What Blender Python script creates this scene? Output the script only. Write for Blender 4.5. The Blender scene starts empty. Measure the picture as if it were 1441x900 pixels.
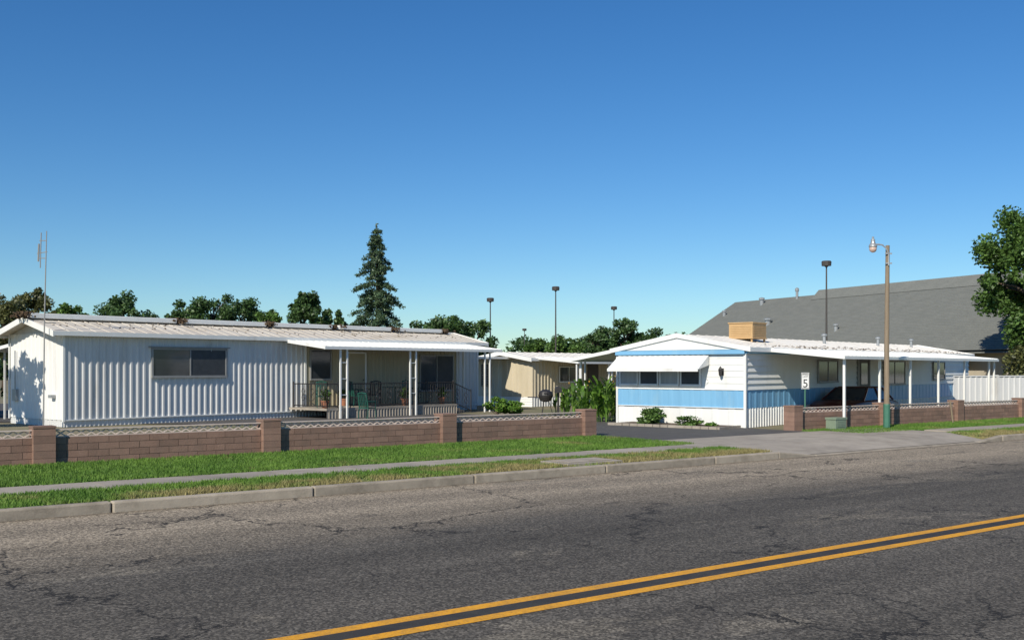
import bpy, math, random
import numpy as np
from mathutils import Vector, Matrix
random.seed(7); np.random.seed(7)
scene=bpy.context.scene
scene.view_settings.view_transform='Standard'
try: scene.view_settings.look='None'
except Exception: pass
scene.view_settings.exposure=0

# ------------------------------------------------------------ helpers
class MB:
    def __init__(s): s.v=[];s.f=[];s.m=[]
    def add(s,vs,fs,mi=0):
        o=len(s.v); s.v.extend([tuple(p) for p in vs])
        for f in fs: s.f.append([o+i for i in f]); s.m.append(mi)
    def box(s,c,d,mi=0,rot=None):
        x,y,z=d[0]/2,d[1]/2,d[2]/2
        vs=[Vector(p) for p in [(-x,-y,-z),(x,-y,-z),(x,y,-z),(-x,y,-z),(-x,-y,z),(x,-y,z),(x,y,z),(-x,y,z)]]
        if rot is not None: vs=[rot@p for p in vs]
        vs=[p+Vector(c) for p in vs]
        s.add(vs,[(0,3,2,1),(4,5,6,7),(0,1,5,4),(1,2,6,5),(2,3,7,6),(3,0,4,7)],mi)
    def bx(s,x0,x1,y0,y1,z0,z1,mi=0):
        s.box(((x0+x1)/2,(y0+y1)/2,(z0+z1)/2),(x1-x0,y1-y0,z1-z0),mi)
    def tube(s,pts,rad,seg=8,mi=0):
        pts=[Vector(p) for p in pts]
        if not isinstance(rad,(list,tuple)): rad=[rad]*len(pts)
        vs=[];n=len(pts)
        for i,p in enumerate(pts):
            d=(pts[min(i+1,n-1)]-pts[max(i-1,0)]).normalized()
            a=Vector((1,0,0)) if abs(d.x)<.8 else Vector((0,1,0))
            u=d.cross(a).normalized(); w=d.cross(u)
            for k in range(seg):
                t=2*math.pi*k/seg
                vs.append(p+(u*math.cos(t)+w*math.sin(t))*rad[i])
        fs=[]
        for i in range(n-1):
            for k in range(seg):
                k2=(k+1)%seg
                fs.append((i*seg+k,i*seg+k2,(i+1)*seg+k2,(i+1)*seg+k))
        fs.append(tuple(range(seg))[::-1]); fs.append(tuple((n-1)*seg+k for k in range(seg)))
        s.add(vs,fs,mi)
    def lathe(s,prof,c=(0,0,0),seg=20,mi=0):
        vs=[];n=len(prof)
        for r,z in prof:
            for k in range(seg):
                t=2*math.pi*k/seg
                vs.append((c[0]+r*math.cos(t),c[1]+r*math.sin(t),c[2]+z))
        fs=[]
        for i in range(n-1):
            for k in range(seg):
                k2=(k+1)%seg
                fs.append((i*seg+k,i*seg+k2,(i+1)*seg+k2,(i+1)*seg+k))
        fs.append(tuple(range(seg))[::-1]); fs.append(tuple((n-1)*seg+k for k in range(seg)))
        s.add(vs,fs,mi)
    def corr_x(s,x0,x1,z0,z1,y,pitch=.2,depth=.03,mi=0,out=-1):
        xs=[];x=x0
        while x<x1-1e-4:
            for dx,h in ((0,0),(.55,0),(.65,1),(.9,1)):
                xx=x+dx*pitch
                if xx<x1: xs.append((xx,y+out*depth*h))
            x+=pitch
        xs.append((x1,y))
        vs=[(a,b,z0) for a,b in xs]+[(a,b,z1) for a,b in xs]; n=len(xs)
        s.add(vs,[(i,i+1,n+i+1,n+i) for i in range(n-1)],mi)
    def corr_y(s,y0,y1,z0,z1,x,pitch=.2,depth=.03,mi=0,out=-1):
        t=MB(); t.corr_x(y0,y1,z0,z1,x,pitch,depth,mi,out)
        s.add([(b,a,c) for a,b,c in t.v],t.f,mi)
    def lap_x(s,x0,x1,z0,z1,y,pitch=.2,depth=.025,mi=0):
        z=z0
        while z<z1-1e-4:
            zt=min(z+pitch,z1)
            s.add([(x0,y-depth,z),(x1,y-depth,z),(x1,y,zt),(x0,y,zt),(x0,y,z),(x1,y,z)],[(0,1,2,3),(4,5,1,0)],mi); z=zt
    def lap_y(s,y0,y1,z0,z1,x,pitch=.2,depth=.02,mi=0):
        t=MB(); t.lap_x(y0,y1,z0,z1,x,pitch,depth,mi)
        s.add([(b,a,c) for a,b,c in t.v],t.f,mi)
    def build(s,name,mats,parent=None,loc=(0,0,0),rz=0,smooth=False,bevel=0):
        me=bpy.data.meshes.new(name); me.from_pydata(s.v,[],s.f)
        if not isinstance(mats,(list,tuple)): mats=[mats]
        for m in mats: me.materials.append(m)
        me.polygons.foreach_set('material_index',s.m)
        if smooth: me.polygons.foreach_set('use_smooth',[True]*len(s.f))
        me.update()
        o=bpy.data.objects.new(name,me); scene.collection.objects.link(o)
        o.location=loc; o.rotation_euler=(0,0,rz)
        if parent: o.parent=parent
        if bevel:
            b=o.modifiers.new('bevel','BEVEL'); b.width=bevel; b.segments=2; b.limit_method='ANGLE'
        return o
def grp(name,loc=(0,0,0),rz=0):
    e=bpy.data.objects.new(name,None); scene.collection.objects.link(e)
    e.location=loc; e.rotation_euler=(0,0,rz); e.empty_display_size=.3; return e

def newmat(name):
    m=bpy.data.materials.new(name); m.use_nodes=True; nt=m.node_tree; nt.nodes.clear()
    o=nt.nodes.new('ShaderNodeOutputMaterial'); b=nt.nodes.new('ShaderNodeBsdfPrincipled')
    nt.links.new(b.outputs[0],o.inputs[0]); return m,nt,b,o
def N(nt,t,**k):
    n=nt.nodes.new(t)
    for a,v in k.items(): setattr(n,a,v)
    return n
def ramp(nt,fac,stops):
    r=nt.nodes.new('ShaderNodeValToRGB'); e=r.color_ramp.elements
    while len(e)<len(stops): e.new(.5)
    for i,(p,c) in enumerate(stops):
        e[i].position=p; e[i].color=(c,c,c,1) if isinstance(c,(int,float)) else (*c,1)
    nt.links.new(fac,r.inputs[0]); return r.outputs[0]
def mix(nt,fac,a,b,bt='MIX'):
    m=nt.nodes.new('ShaderNodeMix'); m.data_type='RGBA'; m.blend_type=bt
    if isinstance(fac,(int,float)): m.inputs[0].default_value=fac
    else: nt.links.new(fac,m.inputs[0])
    for s,v in ((6,a),(7,b)):
        if isinstance(v,tuple): m.inputs[s].default_value=(*v,1)
        else: nt.links.new(v,m.inputs[s])
    return m.outputs[2]
def noise(nt,vec,scale,detail=4,rough=.6,dist=0):
    n=nt.nodes.new('ShaderNodeTexNoise'); n.inputs['Scale'].default_value=scale
    n.inputs['Detail'].default_value=detail; n.inputs['Roughness'].default_value=rough
    n.inputs['Distortion'].default_value=dist
    nt.links.new(vec,n.inputs['Vector']); return n.outputs[0]
def mapping(nt,vec,scale=(1,1,1)):
    m=nt.nodes.new('ShaderNodeMapping'); m.inputs['Scale'].default_value=scale
    nt.links.new(vec,m.inputs['Vector']); return m.outputs[0]
def coord(nt): return nt.nodes.new('ShaderNodeTexCoord').outputs['Object']
def bump(nt,b,h,strength=.3,dist=.02):
    n=nt.nodes.new('ShaderNodeBump'); n.inputs['Strength'].default_value=strength; n.inputs['Distance'].default_value=dist
    nt.links.new(h,n.inputs['Height']); nt.links.new(n.outputs[0],b.inputs['Normal'])
def mk(name,c1,c2=None,scale=3,rough=.6,dirt=None,dscale=.8,dthr=(.5,.75),stretch=(1,1,1),bs=0,bscale=40,metal=0,island=0):
    m,nt,b,o=newmat(name); c=coord(nt); c2=c2 or tuple(x*.8 for x in c1)
    v=mapping(nt,c,stretch)
    col=mix(nt,ramp(nt,noise(nt,v,scale,5),[(.3,0),(.7,1)]),c1,c2)
    if dirt:
        col=mix(nt,ramp(nt,noise(nt,v,dscale,6,.7),[(dthr[0],0),(dthr[1],1)]),col,dirt)
    if island:
        g=nt.nodes.new('ShaderNodeNewGeometry')
        r=ramp(nt,g.outputs['Random Per Island'],[(0,1-island),(1,1+island*.3)])
        col=mix(nt,1.0,col,r,'MULTIPLY')
    nt.links.new(col,b.inputs['Base Color']); b.inputs['Roughness'].default_value=rough; b.inputs['Metallic'].default_value=metal
    if bs: bump(nt,b,noise(nt,c,bscale,4),bs)
    return m
def leafmat(name,dark,mid,light,trans=.3):
    m,nt,b,o=newmat(name); g=nt.nodes.new('ShaderNodeNewGeometry'); c=coord(nt)
    col=ramp(nt,g.outputs['Random Per Island'],[(0,dark),(.5,mid),(1,light)])
    col=mix(nt,1.0,col,ramp(nt,noise(nt,c,.9,3),[(.3,.65),(.7,1.4)]),'MULTIPLY')
    nt.links.new(col,b.inputs['Base Color']); b.inputs['Roughness'].default_value=.5
    t=nt.nodes.new('ShaderNodeBsdfTranslucent'); nt.links.new(col,t.inputs[0])
    mx=nt.nodes.new('ShaderNodeMixShader'); mx.inputs[0].default_value=trans
    nt.links.new(b.outputs[0],mx.inputs[1]); nt.links.new(t.outputs[0],mx.inputs[2]); nt.links.new(mx.outputs[0],o.inputs[0])
    return m

# ------------------------------------------------------------ frames
RS=math.atan2(.595,.804)      # street direction
RA=math.atan2(.757,.653)      # mobile home long axis
def S(u,n,z=0): return (u*.8038-n*.5949,u*.5949+n*.8038,z)

# ------------------------------------------------------------ materials
white=mk('white_painted_metal',(.80,.80,.77),(.73,.73,.70),2,.45,dirt=(.55,.52,.46),dscale=1.2,dthr=(.60,.88),stretch=(1,1,.25))
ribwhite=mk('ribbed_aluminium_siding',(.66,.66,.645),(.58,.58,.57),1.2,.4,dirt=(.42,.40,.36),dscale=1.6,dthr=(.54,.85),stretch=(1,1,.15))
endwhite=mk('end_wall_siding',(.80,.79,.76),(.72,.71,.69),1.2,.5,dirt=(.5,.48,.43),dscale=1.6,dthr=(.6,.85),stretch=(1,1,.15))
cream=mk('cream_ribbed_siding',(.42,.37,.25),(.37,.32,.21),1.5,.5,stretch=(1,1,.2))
tan=mk('tan_siding',(.60,.52,.38),(.52,.45,.32),2,.5,stretch=(1,1,.2))
offw=mk('off_white_siding',(.72,.68,.56),(.64,.60,.49),2,.5,stretch=(1,1,.2))
blue=mk('light_blue_paint',(.20,.44,.66),(.175,.39,.60),2,.45,dirt=(.28,.47,.60),dscale=1.5,dthr=(.55,.85),stretch=(1,1,.3))
roofm=mk('weathered_metal_roof',(.66,.61,.52),(.56,.50,.42),.8,.7,dirt=(.38,.31,.22),dscale=1.3,dthr=(.48,.8),stretch=(.5,1,1))
roofw=mk('white_metal_roof',(.76,.73,.67),(.68,.64,.57),1.1,.6,dirt=(.44,.35,.25),dscale=1.3,dthr=(.54,.8))
debris=mk('leaf_litter_brown',(.10,.06,.03),(.05,.035,.02),12,.9)
trim=mk('grey_trim',(.30,.30,.29),(.25,.25,.24),4,.5)
screen=mk('window_screen',(.055,.06,.065),(.035,.04,.045),5,.6)
black=mk('black_iron',(.02,.02,.02),(.035,.03,.03),8,.5)
wood=mk('weathered_wood_pole',(.28,.22,.15),(.20,.15,.10),6,.8,stretch=(4,4,.3),bs=.3)
greenp=mk('green_paint',(.06,.18,.12),(.05,.15,.1),5,.5)
greenpl=mk('green_plastic',(.02,.10,.07),(.015,.08,.06),5,.35)
concrete=mk('kerb_concrete',(.43,.37,.29),(.32,.275,.215),3,.85,dirt=(.19,.16,.12),dscale=2.6,dthr=(.48,.8),bs=.3,bscale=50,island=.15)
walkc=mk('pavement_concrete',(.40,.35,.285),(.32,.28,.23),2,.85,dirt=(.22,.19,.15),dscale=1.2,dthr=(.48,.8),bs=.2,bscale=60,island=.14)
block=mk('painted_block',(.29,.178,.132),(.24,.145,.107),5,.85,dirt=(.19,.13,.10),dscale=1.5,dthr=(.5,.8),bs=.35,bscale=60,island=.20)
mortar=mk('mortar',(.14,.10,.08),(.11,.08,.065),9,.9)
lattice=mk('screen_block',(.62,.52,.45),(.52,.43,.37),6,.85)
dirt=mk('dry_ground',(.24,.20,.13),(.16,.15,.08),.5,.95,dirt=(.10,.13,.04),dscale=.2)
soil=mk('soil',(.12,.08,.05),(.08,.055,.035),4,.95,bs=.4)
shingle=mk('asphalt_shingle',(.20,.205,.185),(.16,.167,.152),1.2,.9,dirt=(.125,.128,.115),dscale=9,dthr=(.45,.7),bs=.3,bscale=10,stretch=(1,1,3))
beige=mk('beige_stucco',(.45,.40,.32),(.40,.36,.29),3,.9)
cooler_m=mk('tan_cooler_metal',(.52,.34,.16),(.46,.29,.13),4,.6)
galv=mk('galvanised_metal',(.42,.43,.43),(.34,.35,.35),6,.4,metal=.4)
bronze=mk('dark_bronze',(.07,.06,.055),(.05,.045,.04),5,.5)
redm=mk('red_car_paint',(.085,.008,.008),(.07,.007,.006),3,.35)
rubber=mk('rubber',(.02,.02,.02),(.03,.03,.03),9,.8)
terracotta=mk('terracotta',(.35,.15,.08),(.30,.12,.07),7,.8)
bark=mk('bark',(.14,.10,.07),(.09,.065,.045),8,.9,stretch=(1,1,.2),bs=.4)
def glassmat():
    m,nt,b,o=newmat('window_glass'); c=coord(nt)
    col=mix(nt,noise(nt,c,1.5,2),(.02,.024,.028),(.06,.068,.075)); nt.links.new(col,b.inputs['Base Color'])
    b.inputs['Roughness'].default_value=.08; b.inputs['Specular IOR Level'].default_value=.5; return m
glass=glassmat()
curtain=mk('pale_curtain_glass',(.36,.38,.40),(.26,.28,.30),6,.15,stretch=(1,1,.1))

def asphalt(name):
    m,nt,b,o=newmat(name); c=coord(nt)
    sx=nt.nodes.new('ShaderNodeSeparateXYZ'); nt.links.new(c,sx.inputs[0])
    big=noise(nt,mapping(nt,c,(.25,1,1)),.8,5,.65)
    col=mix(nt,ramp(nt,big,[(.3,0),(.7,1)]),(.072,.064,.053),(.108,.096,.079))
    ad=N(nt,'ShaderNodeMath',operation='ADD'); nt.links.new(sx.outputs[1],ad.inputs[0])
    nn=noise(nt,mapping(nt,c,(.15,.6,1)),1.0,5,.7); mm=N(nt,'ShaderNodeMath',operation='MULTIPLY'); nt.links.new(nn,mm.inputs[0]); mm.inputs[1].default_value=2.6
    nt.links.new(mm.outputs[0],ad.inputs[1])
    mr=N(nt,'ShaderNodeMapRange'); nt.links.new(ad.outputs[0],mr.inputs[0]); mr.inputs[1].default_value=11.6; mr.inputs[2].default_value=14.0
    col=mix(nt,mr.outputs[0],col,(.255,.212,.157))
    pt=noise(nt,mapping(nt,c,(.5,1,1)),.55,6,.7,.6)
    col=mix(nt,ramp(nt,pt,[(.58,0),(.62,.6)]),col,(.17,.148,.115))
    pt2=noise(nt,mapping(nt,c,(.35,.9,1)),.8,6,.7,.9)
    col=mix(nt,ramp(nt,pt2,[(.61,0),(.64,.5)]),col,(.05,.045,.04))
    w=noise(nt,mapping(nt,c,(.02,1.2,1)),1.0,3,.5)
    col=mix(nt,1.0,col,ramp(nt,w,[(.3,.78),(.7,1.18)]),'MULTIPLY')
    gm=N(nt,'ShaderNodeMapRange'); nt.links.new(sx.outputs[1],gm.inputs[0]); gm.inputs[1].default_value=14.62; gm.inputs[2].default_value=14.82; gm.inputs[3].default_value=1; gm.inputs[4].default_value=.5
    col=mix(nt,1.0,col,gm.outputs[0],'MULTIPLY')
    v=N(nt,'ShaderNodeTexVoronoi'); v.inputs['Scale'].default_value=50; nt.links.new(c,v.inputs['Vector'])
    bw=N(nt,'ShaderNodeRGBToBW'); nt.links.new(v.outputs['Color'],bw.inputs[0])
    col=mix(nt,1.0,col,ramp(nt,bw.outputs[0],[(.15,.52),(.5,.92),(.85,1.9)]),'MULTIPLY')
    f=noise(nt,c,18,7,.85)
    col=mix(nt,1.0,col,ramp(nt,f,[(.32,.68),(.68,1.32)]),'MULTIPLY')
    def crack(sc,wd,thr,seed,amp):
        ds=N(nt,'ShaderNodeTexNoise'); ds.inputs['Scale'].default_value=2.2; ds.inputs['Detail'].default_value=8; ds.inputs['Roughness'].default_value=.65; nt.links.new(c,ds.inputs['Vector'])
        va=N(nt,'ShaderNodeVectorMath',operation='SCALE'); nt.links.new(ds.outputs['Color'],va.inputs[0]); va.inputs['Scale'].default_value=amp
        vb=N(nt,'ShaderNodeVectorMath',operation='ADD'); nt.links.new(c,vb.inputs[0]); nt.links.new(va.outputs[0],vb.inputs[1])
        vv=N(nt,'ShaderNodeTexVoronoi',feature='DISTANCE_TO_EDGE'); vv.inputs['Scale'].default_value=sc; nt.links.new(vb.outputs[0],vv.inputs['Vector'])
        line=ramp(nt,vv.outputs['Distance'],[(wd*.4,1),(wd,0)])
        mp=mapping(nt,c,(1,1,1)); mp.node.inputs['Location'].default_value=(seed,seed,0)
        mk_=ramp(nt,noise(nt,mp,.3,3),[(thr,0),(thr+.05,.95)])
        q=N(nt,'ShaderNodeMath',operation='MULTIPLY'); nt.links.new(line,q.inputs[0]); nt.links.new(mk_,q.inputs[1]); return q.outputs[0]
    col=mix(nt,crack(.33,.009,.46,3,1.0),col,(.018,.016,.014))
    col=mix(nt,crack(1.1,.018,.58,17,.6),col,(.022,.02,.018))
    nt.links.new(col,b.inputs['Base Color']); b.inputs['Roughness'].default_value=.9; b.inputs['Specular IOR Level'].default_value=.25
    bump(nt,b,noise(nt,c,60,3),.5,.012)
    return m
road_m=asphalt('road_asphalt')
drive_m=mk('driveway_asphalt',(.070,.065,.060),(.092,.086,.080),2,.85,bs=.3,bscale=50)
def linemat(name,c1):
    m,nt,b,o=newmat(name); c=coord(nt)
    col=mix(nt,ramp(nt,noise(nt,c,22,6,.8),[(.47,0),(.68,.85)]),c1,tuple(x*.45+.02 for x in c1))
    col=mix(nt,ramp(nt,noise(nt,c,3,4),[(.4,0),(.8,.4)]),col,(.12,.10,.06))
    nt.links.new(col,b.inputs['Base Color']); b.inputs['Roughness'].default_value=.7; bump(nt,b,noise(nt,c,60,3),.4,.01); return m
yellow=linemat('yellow_road_paint',(.82,.38,.012)); blackp=linemat('black_road_paint',(.035,.028,.02))
def grassmat(name,blade):
    m,nt,b,o=newmat(name); c=coord(nt)
    g1,g2=(.09,.19,.022),(.16,.28,.04)
    col=mix(nt,ramp(nt,noise(nt,c,.9,5),[(.35,0),(.65,1)]),g1,g2)
    sx=nt.nodes.new('ShaderNodeSeparateXYZ'); nt.links.new(c,sx.inputs[0])
    mr=N(nt,'ShaderNodeMapRange'); nt.links.new(sx.outputs[1],mr.inputs[0]); mr.inputs[1].default_value=16.9; mr.inputs[2].default_value=15.1
    mr.inputs[3].default_value=-.03; mr.inputs[4].default_value=.19
    mu=N(nt,'ShaderNodeMapRange'); nt.links.new(sx.outputs[0],mu.inputs[0]); mu.inputs[1].default_value=3; mu.inputs[2].default_value=12
    mu.inputs[3].default_value=-.04; mu.inputs[4].default_value=.07
    n=noise(nt,c,.7,6,.7); ad=N(nt,'ShaderNodeMath',operation='ADD'); nt.links.new(n,ad.inputs[0]); nt.links.new(mr.outputs[0],ad.inputs[1])
    a2=N(nt,'ShaderNodeMath',operation='ADD'); nt.links.new(ad.outputs[0],a2.inputs[0]); nt.links.new(mu.outputs[0],a2.inputs[1])
    col=mix(nt,ramp(nt,a2.outputs[0],[(.60,0),(.74,.85)]),col,(.34,.27,.12))
    if blade:
        g=nt.nodes.new('ShaderNodeNewGeometry')
        col=mix(nt,1.0,col,ramp(nt,g.outputs['Random Per Island'],[(0,.65),(1,1.3)]),'MULTIPLY')
    else: col=mix(nt,1.0,col,ramp(nt,noise(nt,c,25,4),[(.3,.45),(.7,.95)]),'MULTIPLY')
    nt.links.new(col,b.inputs['Base Color']); b.inputs['Roughness'].default_value=.7
    if blade:
        t=nt.nodes.new('ShaderNodeBsdfTranslucent'); nt.links.new(col,t.inputs[0]); mx=nt.nodes.new('ShaderNodeMixShader'); mx.inputs[0].default_value=.25
        nt.links.new(b.outputs[0],mx.inputs[1]); nt.links.new(t.outputs[0],mx.inputs[2]); nt.links.new(mx.outputs[0],o.inputs[0])
    return m
grass_g=grassmat('grass_ground',False); grass_b=grassmat('grass_blades',True)
leaf_a=leafmat('foliage_green',(.05,.10,.024),(.09,.17,.036),(.15,.26,.055))
leaf_b=leafmat('foliage_dark',(.035,.075,.024),(.07,.135,.042),(.115,.20,.06))
leaf_c=leafmat('foliage_olive',(.07,.08,.03),(.13,.14,.05),(.19,.20,.07))
leaf_d=leafmat('foliage_conifer',(.035,.07,.035),(.07,.12,.06),(.12,.18,.085),.15)
leaf_e=leafmat('foliage_bright',(.07,.15,.02),(.13,.26,.035),(.22,.36,.06))
flower=mk('flower_orange',(.5,.22,.05),(.5,.35,.08),9,.6)

# ------------------------------------------------------------ ground, road
g=MB()
g.add([(-600,-600,-.02),(700,-600,-.02),(700,15.2,-.02),(-600,15.2,-.02)],[(0,1,2,3)])
g.add([(-600,16.4,.12),(700,16.4,.12),(700,1500,.12),(-600,1500,.12)],[(0,1,2,3)])
g.add([(-600,15.2,-.02),(700,15.2,-.02),(700,16.4,.12),(-600,16.4,.12)],[(0,1,2,3)])
g.build('ground',dirt,rz=RS)
r=MB(); r.add([(-300,-1.5,0),(400,-1.5,0),(400,14.82,0),(-300,14.82,0)],[(0,1,2,3)]); r.build('road',road_m,rz=RS)
y=MB()
for n0,n1,mi in ((6.70,6.84,0),(6.84,7.04,1),(7.04,7.18,0)):
    y.add([(-100,n0,.004),(200,n0,.004),(200,n1,.004),(-100,n1,.004)],[(0,1,2,3)],mi)
y.build('centre_line_marking',[yellow,blackp],rz=RS)
k=MB()
def kerb(u0,u1):
    u=u0
    while u<u1-.01:
        e=min(u+3.05,u1); k.bx(u+.008,e-.008,14.8+random.uniform(-.006,.006),14.97,-.05,.15); u=e
kerb(-60,18.3); kerb(27.8,120)
k.add([(18.3,14.8,-.05),(19.6,14.8,-.05),(19.6,14.97,-.05),(18.3,14.97,-.05),(18.3,14.8,.15),(19.6,14.8,.025),(19.6,14.97,.03),(18.3,14.97,.15)],[(0,3,2,1),(4,5,6,7),(0,1,5,4),(1,2,6,5),(2,3,7,6),(3,0,4,7)])
k.add([(26.6,14.8,-.05),(27.8,14.8,-.05),(27.8,14.97,-.05),(26.6,14.97,-.05),(26.6,14.8,.025),(27.8,14.8,.15),(27.8,14.97,.15),(26.6,14.97,.03)],[(0,3,2,1),(4,5,6,7),(0,1,5,4),(1,2,6,5),(2,3,7,6),(3,0,4,7)])
k.bx(19.61,26.59,14.8,14.97,-.05,.026)
k.build('kerb',concrete,rz=RS,bevel=.025)
k=MB(); k.bx(-80,120,-1.65,-1.5,-.05,.15); k.bx(-80,120,-3.2,-1.66,-.05,.145); k.build('kerb',concrete,rz=RS)
p=MB(); u=-60
while u<120:
    e=u+1.5
    if not(18.2<(u+e)/2<27.9): p.bx(u+.008,e-.008,16.55,17.6,.0,.152+random.uniform(-.003,.003))
    u=e
p.build('pavement',walkc,rz=RS)
p=MB()
for i in range(6):
    a=18.0+i*1.66; b_=a+1.655
    p.add([(max(a,18.9) if i==0 else a,14.975,.03),(b_ if i<5 else 27.3,14.975,.03),(b_,16.54,.15),(a,16.54,.15),
           (a,17.6,.155),(b_,17.6,.155),(b_+.1,19.0,.157),(a+.1,19.0,.157)],[(0,1,2,3),(3,2,5,4),(4,5,6,7)])
p.build('driveway_apron',walkc,rz=RS)
d=MB()
d.add([(17.3,19.01,.14),(25.1,19.01,.14),(25.1,24,.14),(20,60,.14),(-12,60,.14),(17.3,28,.14)],[(0,1,2,3,4,5)])
d.build('driveway_asphalt',drive_m,rz=RS)
l=MB()
l.bx(-60,18.3,14.98,16.54,0,.14); l.bx(-60,18.6,17.61,21.35,0,.14)
l.bx(27.9,120,14.98,16.54,0,.14); l.bx(25.4,120,17.61,19.7,0,.14)
l.add([(-60,21.5,.13),(17.2,21.5,.13),(17.2,27,.13),(-60,27,.13)],[(0,1,2,3)])
l.build('lawn',grass_g,rz=RS)
def blades(regs):
    V=[];
    for (u0,u1,n0,n1,dn) in regs:
        c=int((u1-u0)*(n1-n0)*dn)
        uu=np.random.uniform(u0,u1,c); nn=np.random.uniform(n0,n1,c)
        edge=np.minimum(nn-n0,n1-nn)+.05*np.sin(uu*5.3)+.04*np.sin(uu*13.7)
        thin=np.sin(uu*1.3+nn*2.1)*np.sin(uu*.47-nn*3.3+1)
        keep=(edge>.03)&((thin<.55)|(np.random.rand(c)<.35)|(nn>17.5))&~((uu>12.45)&(uu<13.95)&(nn>15.05)&(nn<16.0))
        uu=uu[keep]; nn=nn[keep]; c=len(uu)
        h=np.random.uniform(.03,.075,c); t=np.random.uniform(0,6.28,c); w=.010
        dx=np.cos(t)*w; dy=np.sin(t)*w; lx=np.random.normal(0,.024,c); ly=np.random.normal(0,.024,c)
        z=np.full(c,.138)
        a=np.stack([uu-dx,nn-dy,z],1); b_=np.stack([uu+dx,nn+dy,z],1); cc=np.stack([uu+lx,nn+ly,z+h],1)
        V.append(np.stack([a,b_,cc],1).reshape(-1,3))
    V=np.concatenate(V); n=len(V)//3
    me=bpy.data.meshes.new('grass_blades'); me.vertices.add(len(V)); me.vertices.foreach_set('co',V.ravel())
    me.loops.add(n*3); me.loops.foreach_set('vertex_index',np.arange(n*3)); me.polygons.add(n)
    me.polygons.foreach_set('loop_start',np.arange(n)*3); me.polygons.foreach_set('loop_total',np.full(n,3)); me.update(); me.validate()
    me.materials.append(grass_b)
    o=bpy.data.objects.new('grass',me); scene.collection.objects.link(o); o.rotation_euler=(0,0,RS)
blades([(-3,18.34,14.93,16.60,1800),(-3,18.68,17.54,21.38,1400),(25.4,46,17.57,19.7,800),(27.82,46,14.95,16.59,800)])
c=MB(); c.bx(12.5,13.9,15.1,15.95,.05,.185); c.bx(12.65,13.75,15.25,15.83,.186,.198,1); c.build('utility_vault_cover',[walkc,concrete],rz=RS,bevel=.01)

# ------------------------------------------------------------ block walls
def blockwall(u0,u1,n,posts):
    e=grp('block_wall',(0,0,0),RS)
    z0=.12; ch=.135; T=.15
    m=MB(); m.bx(u0,u1,n-T/2+.008,n+T/2-.008,z0,z0+4*ch-.006)
    m.build('mortar_core',mortar,e)
    b=MB()
    for r_ in range(4):
        u=u0-(.2 if r_%2 else 0)
        while u<u1:
            a=max(u,u0); q=min(u+.4,u1)
            if q-a>.03: b.bx(a+.005,q-.005,n-T/2+random.uniform(-.003,.003),n+T/2,z0+r_*ch+.005,z0+(r_+1)*ch-.004)
            u+=.4
    b.build('blocks',block,e)
    s=MB(); zz=z0+4*ch+.012; hh=.12; u=u0; pw=.19; ang=math.atan2(hh,pw)
    while u<u1-.01:
        for sg in (1,-1):
            s.box((u+pw/2,n,zz+hh/2),(math.hypot(pw,hh)-.01,.035 if sg>0 else .031,.024),0,Matrix.Rotation(sg*ang,3,'Y'))
        u+=pw
    s.bx(u0,u1,n-.05,n+.05,zz+hh+.001,zz+hh+.020)
    s.bx(u0,u1,n-.055,n+.055,zz-.014,zz-.001)
    s.build('screen_course',lattice,e)
    pm=MB()
    for pu in posts:
        for r_ in range(5): pm.bx(pu-.2,pu+.2,n-.2,n+.2,z0+r_*.145+.003,z0+(r_+1)*.145-.003)
        pm.bx(pu-.21,pu+.21,n-.21,n+.21,z0+.725,z0+.765)
        pm.bx(pu-.19,pu+.19,n-.19,n+.19,z0,z0+.73)
    pm.build('pilasters',block,e)
blockwall(-14,18.3,21.5,[-9.35,-4.71,-.07,4.57,9.22,13.86,18.44])
blockwall(25.3,62,19.9,[25.26,29.75,34.2,38.6,43,47.5,52,57])

# ------------------------------------------------------------ building bits
def window(m,x0,x1,z0,z1,y,panes=2,fr=.05,mf=0,mg=1,axis='x',mg2=None,proud=.05):
    t=MB()
    t.bx(x0,x1,y-proud,y+.0,z1-fr,z1,mf); t.bx(x0,x1,y-proud-.02,y,z0-.02,z0+fr,mf)
    t.bx(x0,x0+fr,y-proud,y,z0+fr,z1-fr,mf); t.bx(x1-fr,x1,y-proud,y,z0+fr,z1-fr,mf)
    w=(x1-x0-2*fr)/panes
    for i in range(panes):
        a=x0+fr+i*w
        t.add([(a,y-proud*.62,z0+fr),(a+w,y-proud*.62,z0+fr),(a+w,y-proud*.62,z1-fr),(a,y-proud*.62,z1-fr)],[(0,1,2,3)],mg if (i%2==0 or mg2 is None) else mg2)
        if i: t.bx(a-fr*.35,a+fr*.35,y-proud*.95,y,z0+fr,z1-fr,mf)
    if axis=='y': t.v=[(b,a,c) for a,b,c in t.v]
    o=len(m.v); m.v.extend(t.v); m.f.extend([[o+i for i in f] for f in t.f]); m.m.extend(t.m)
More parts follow.
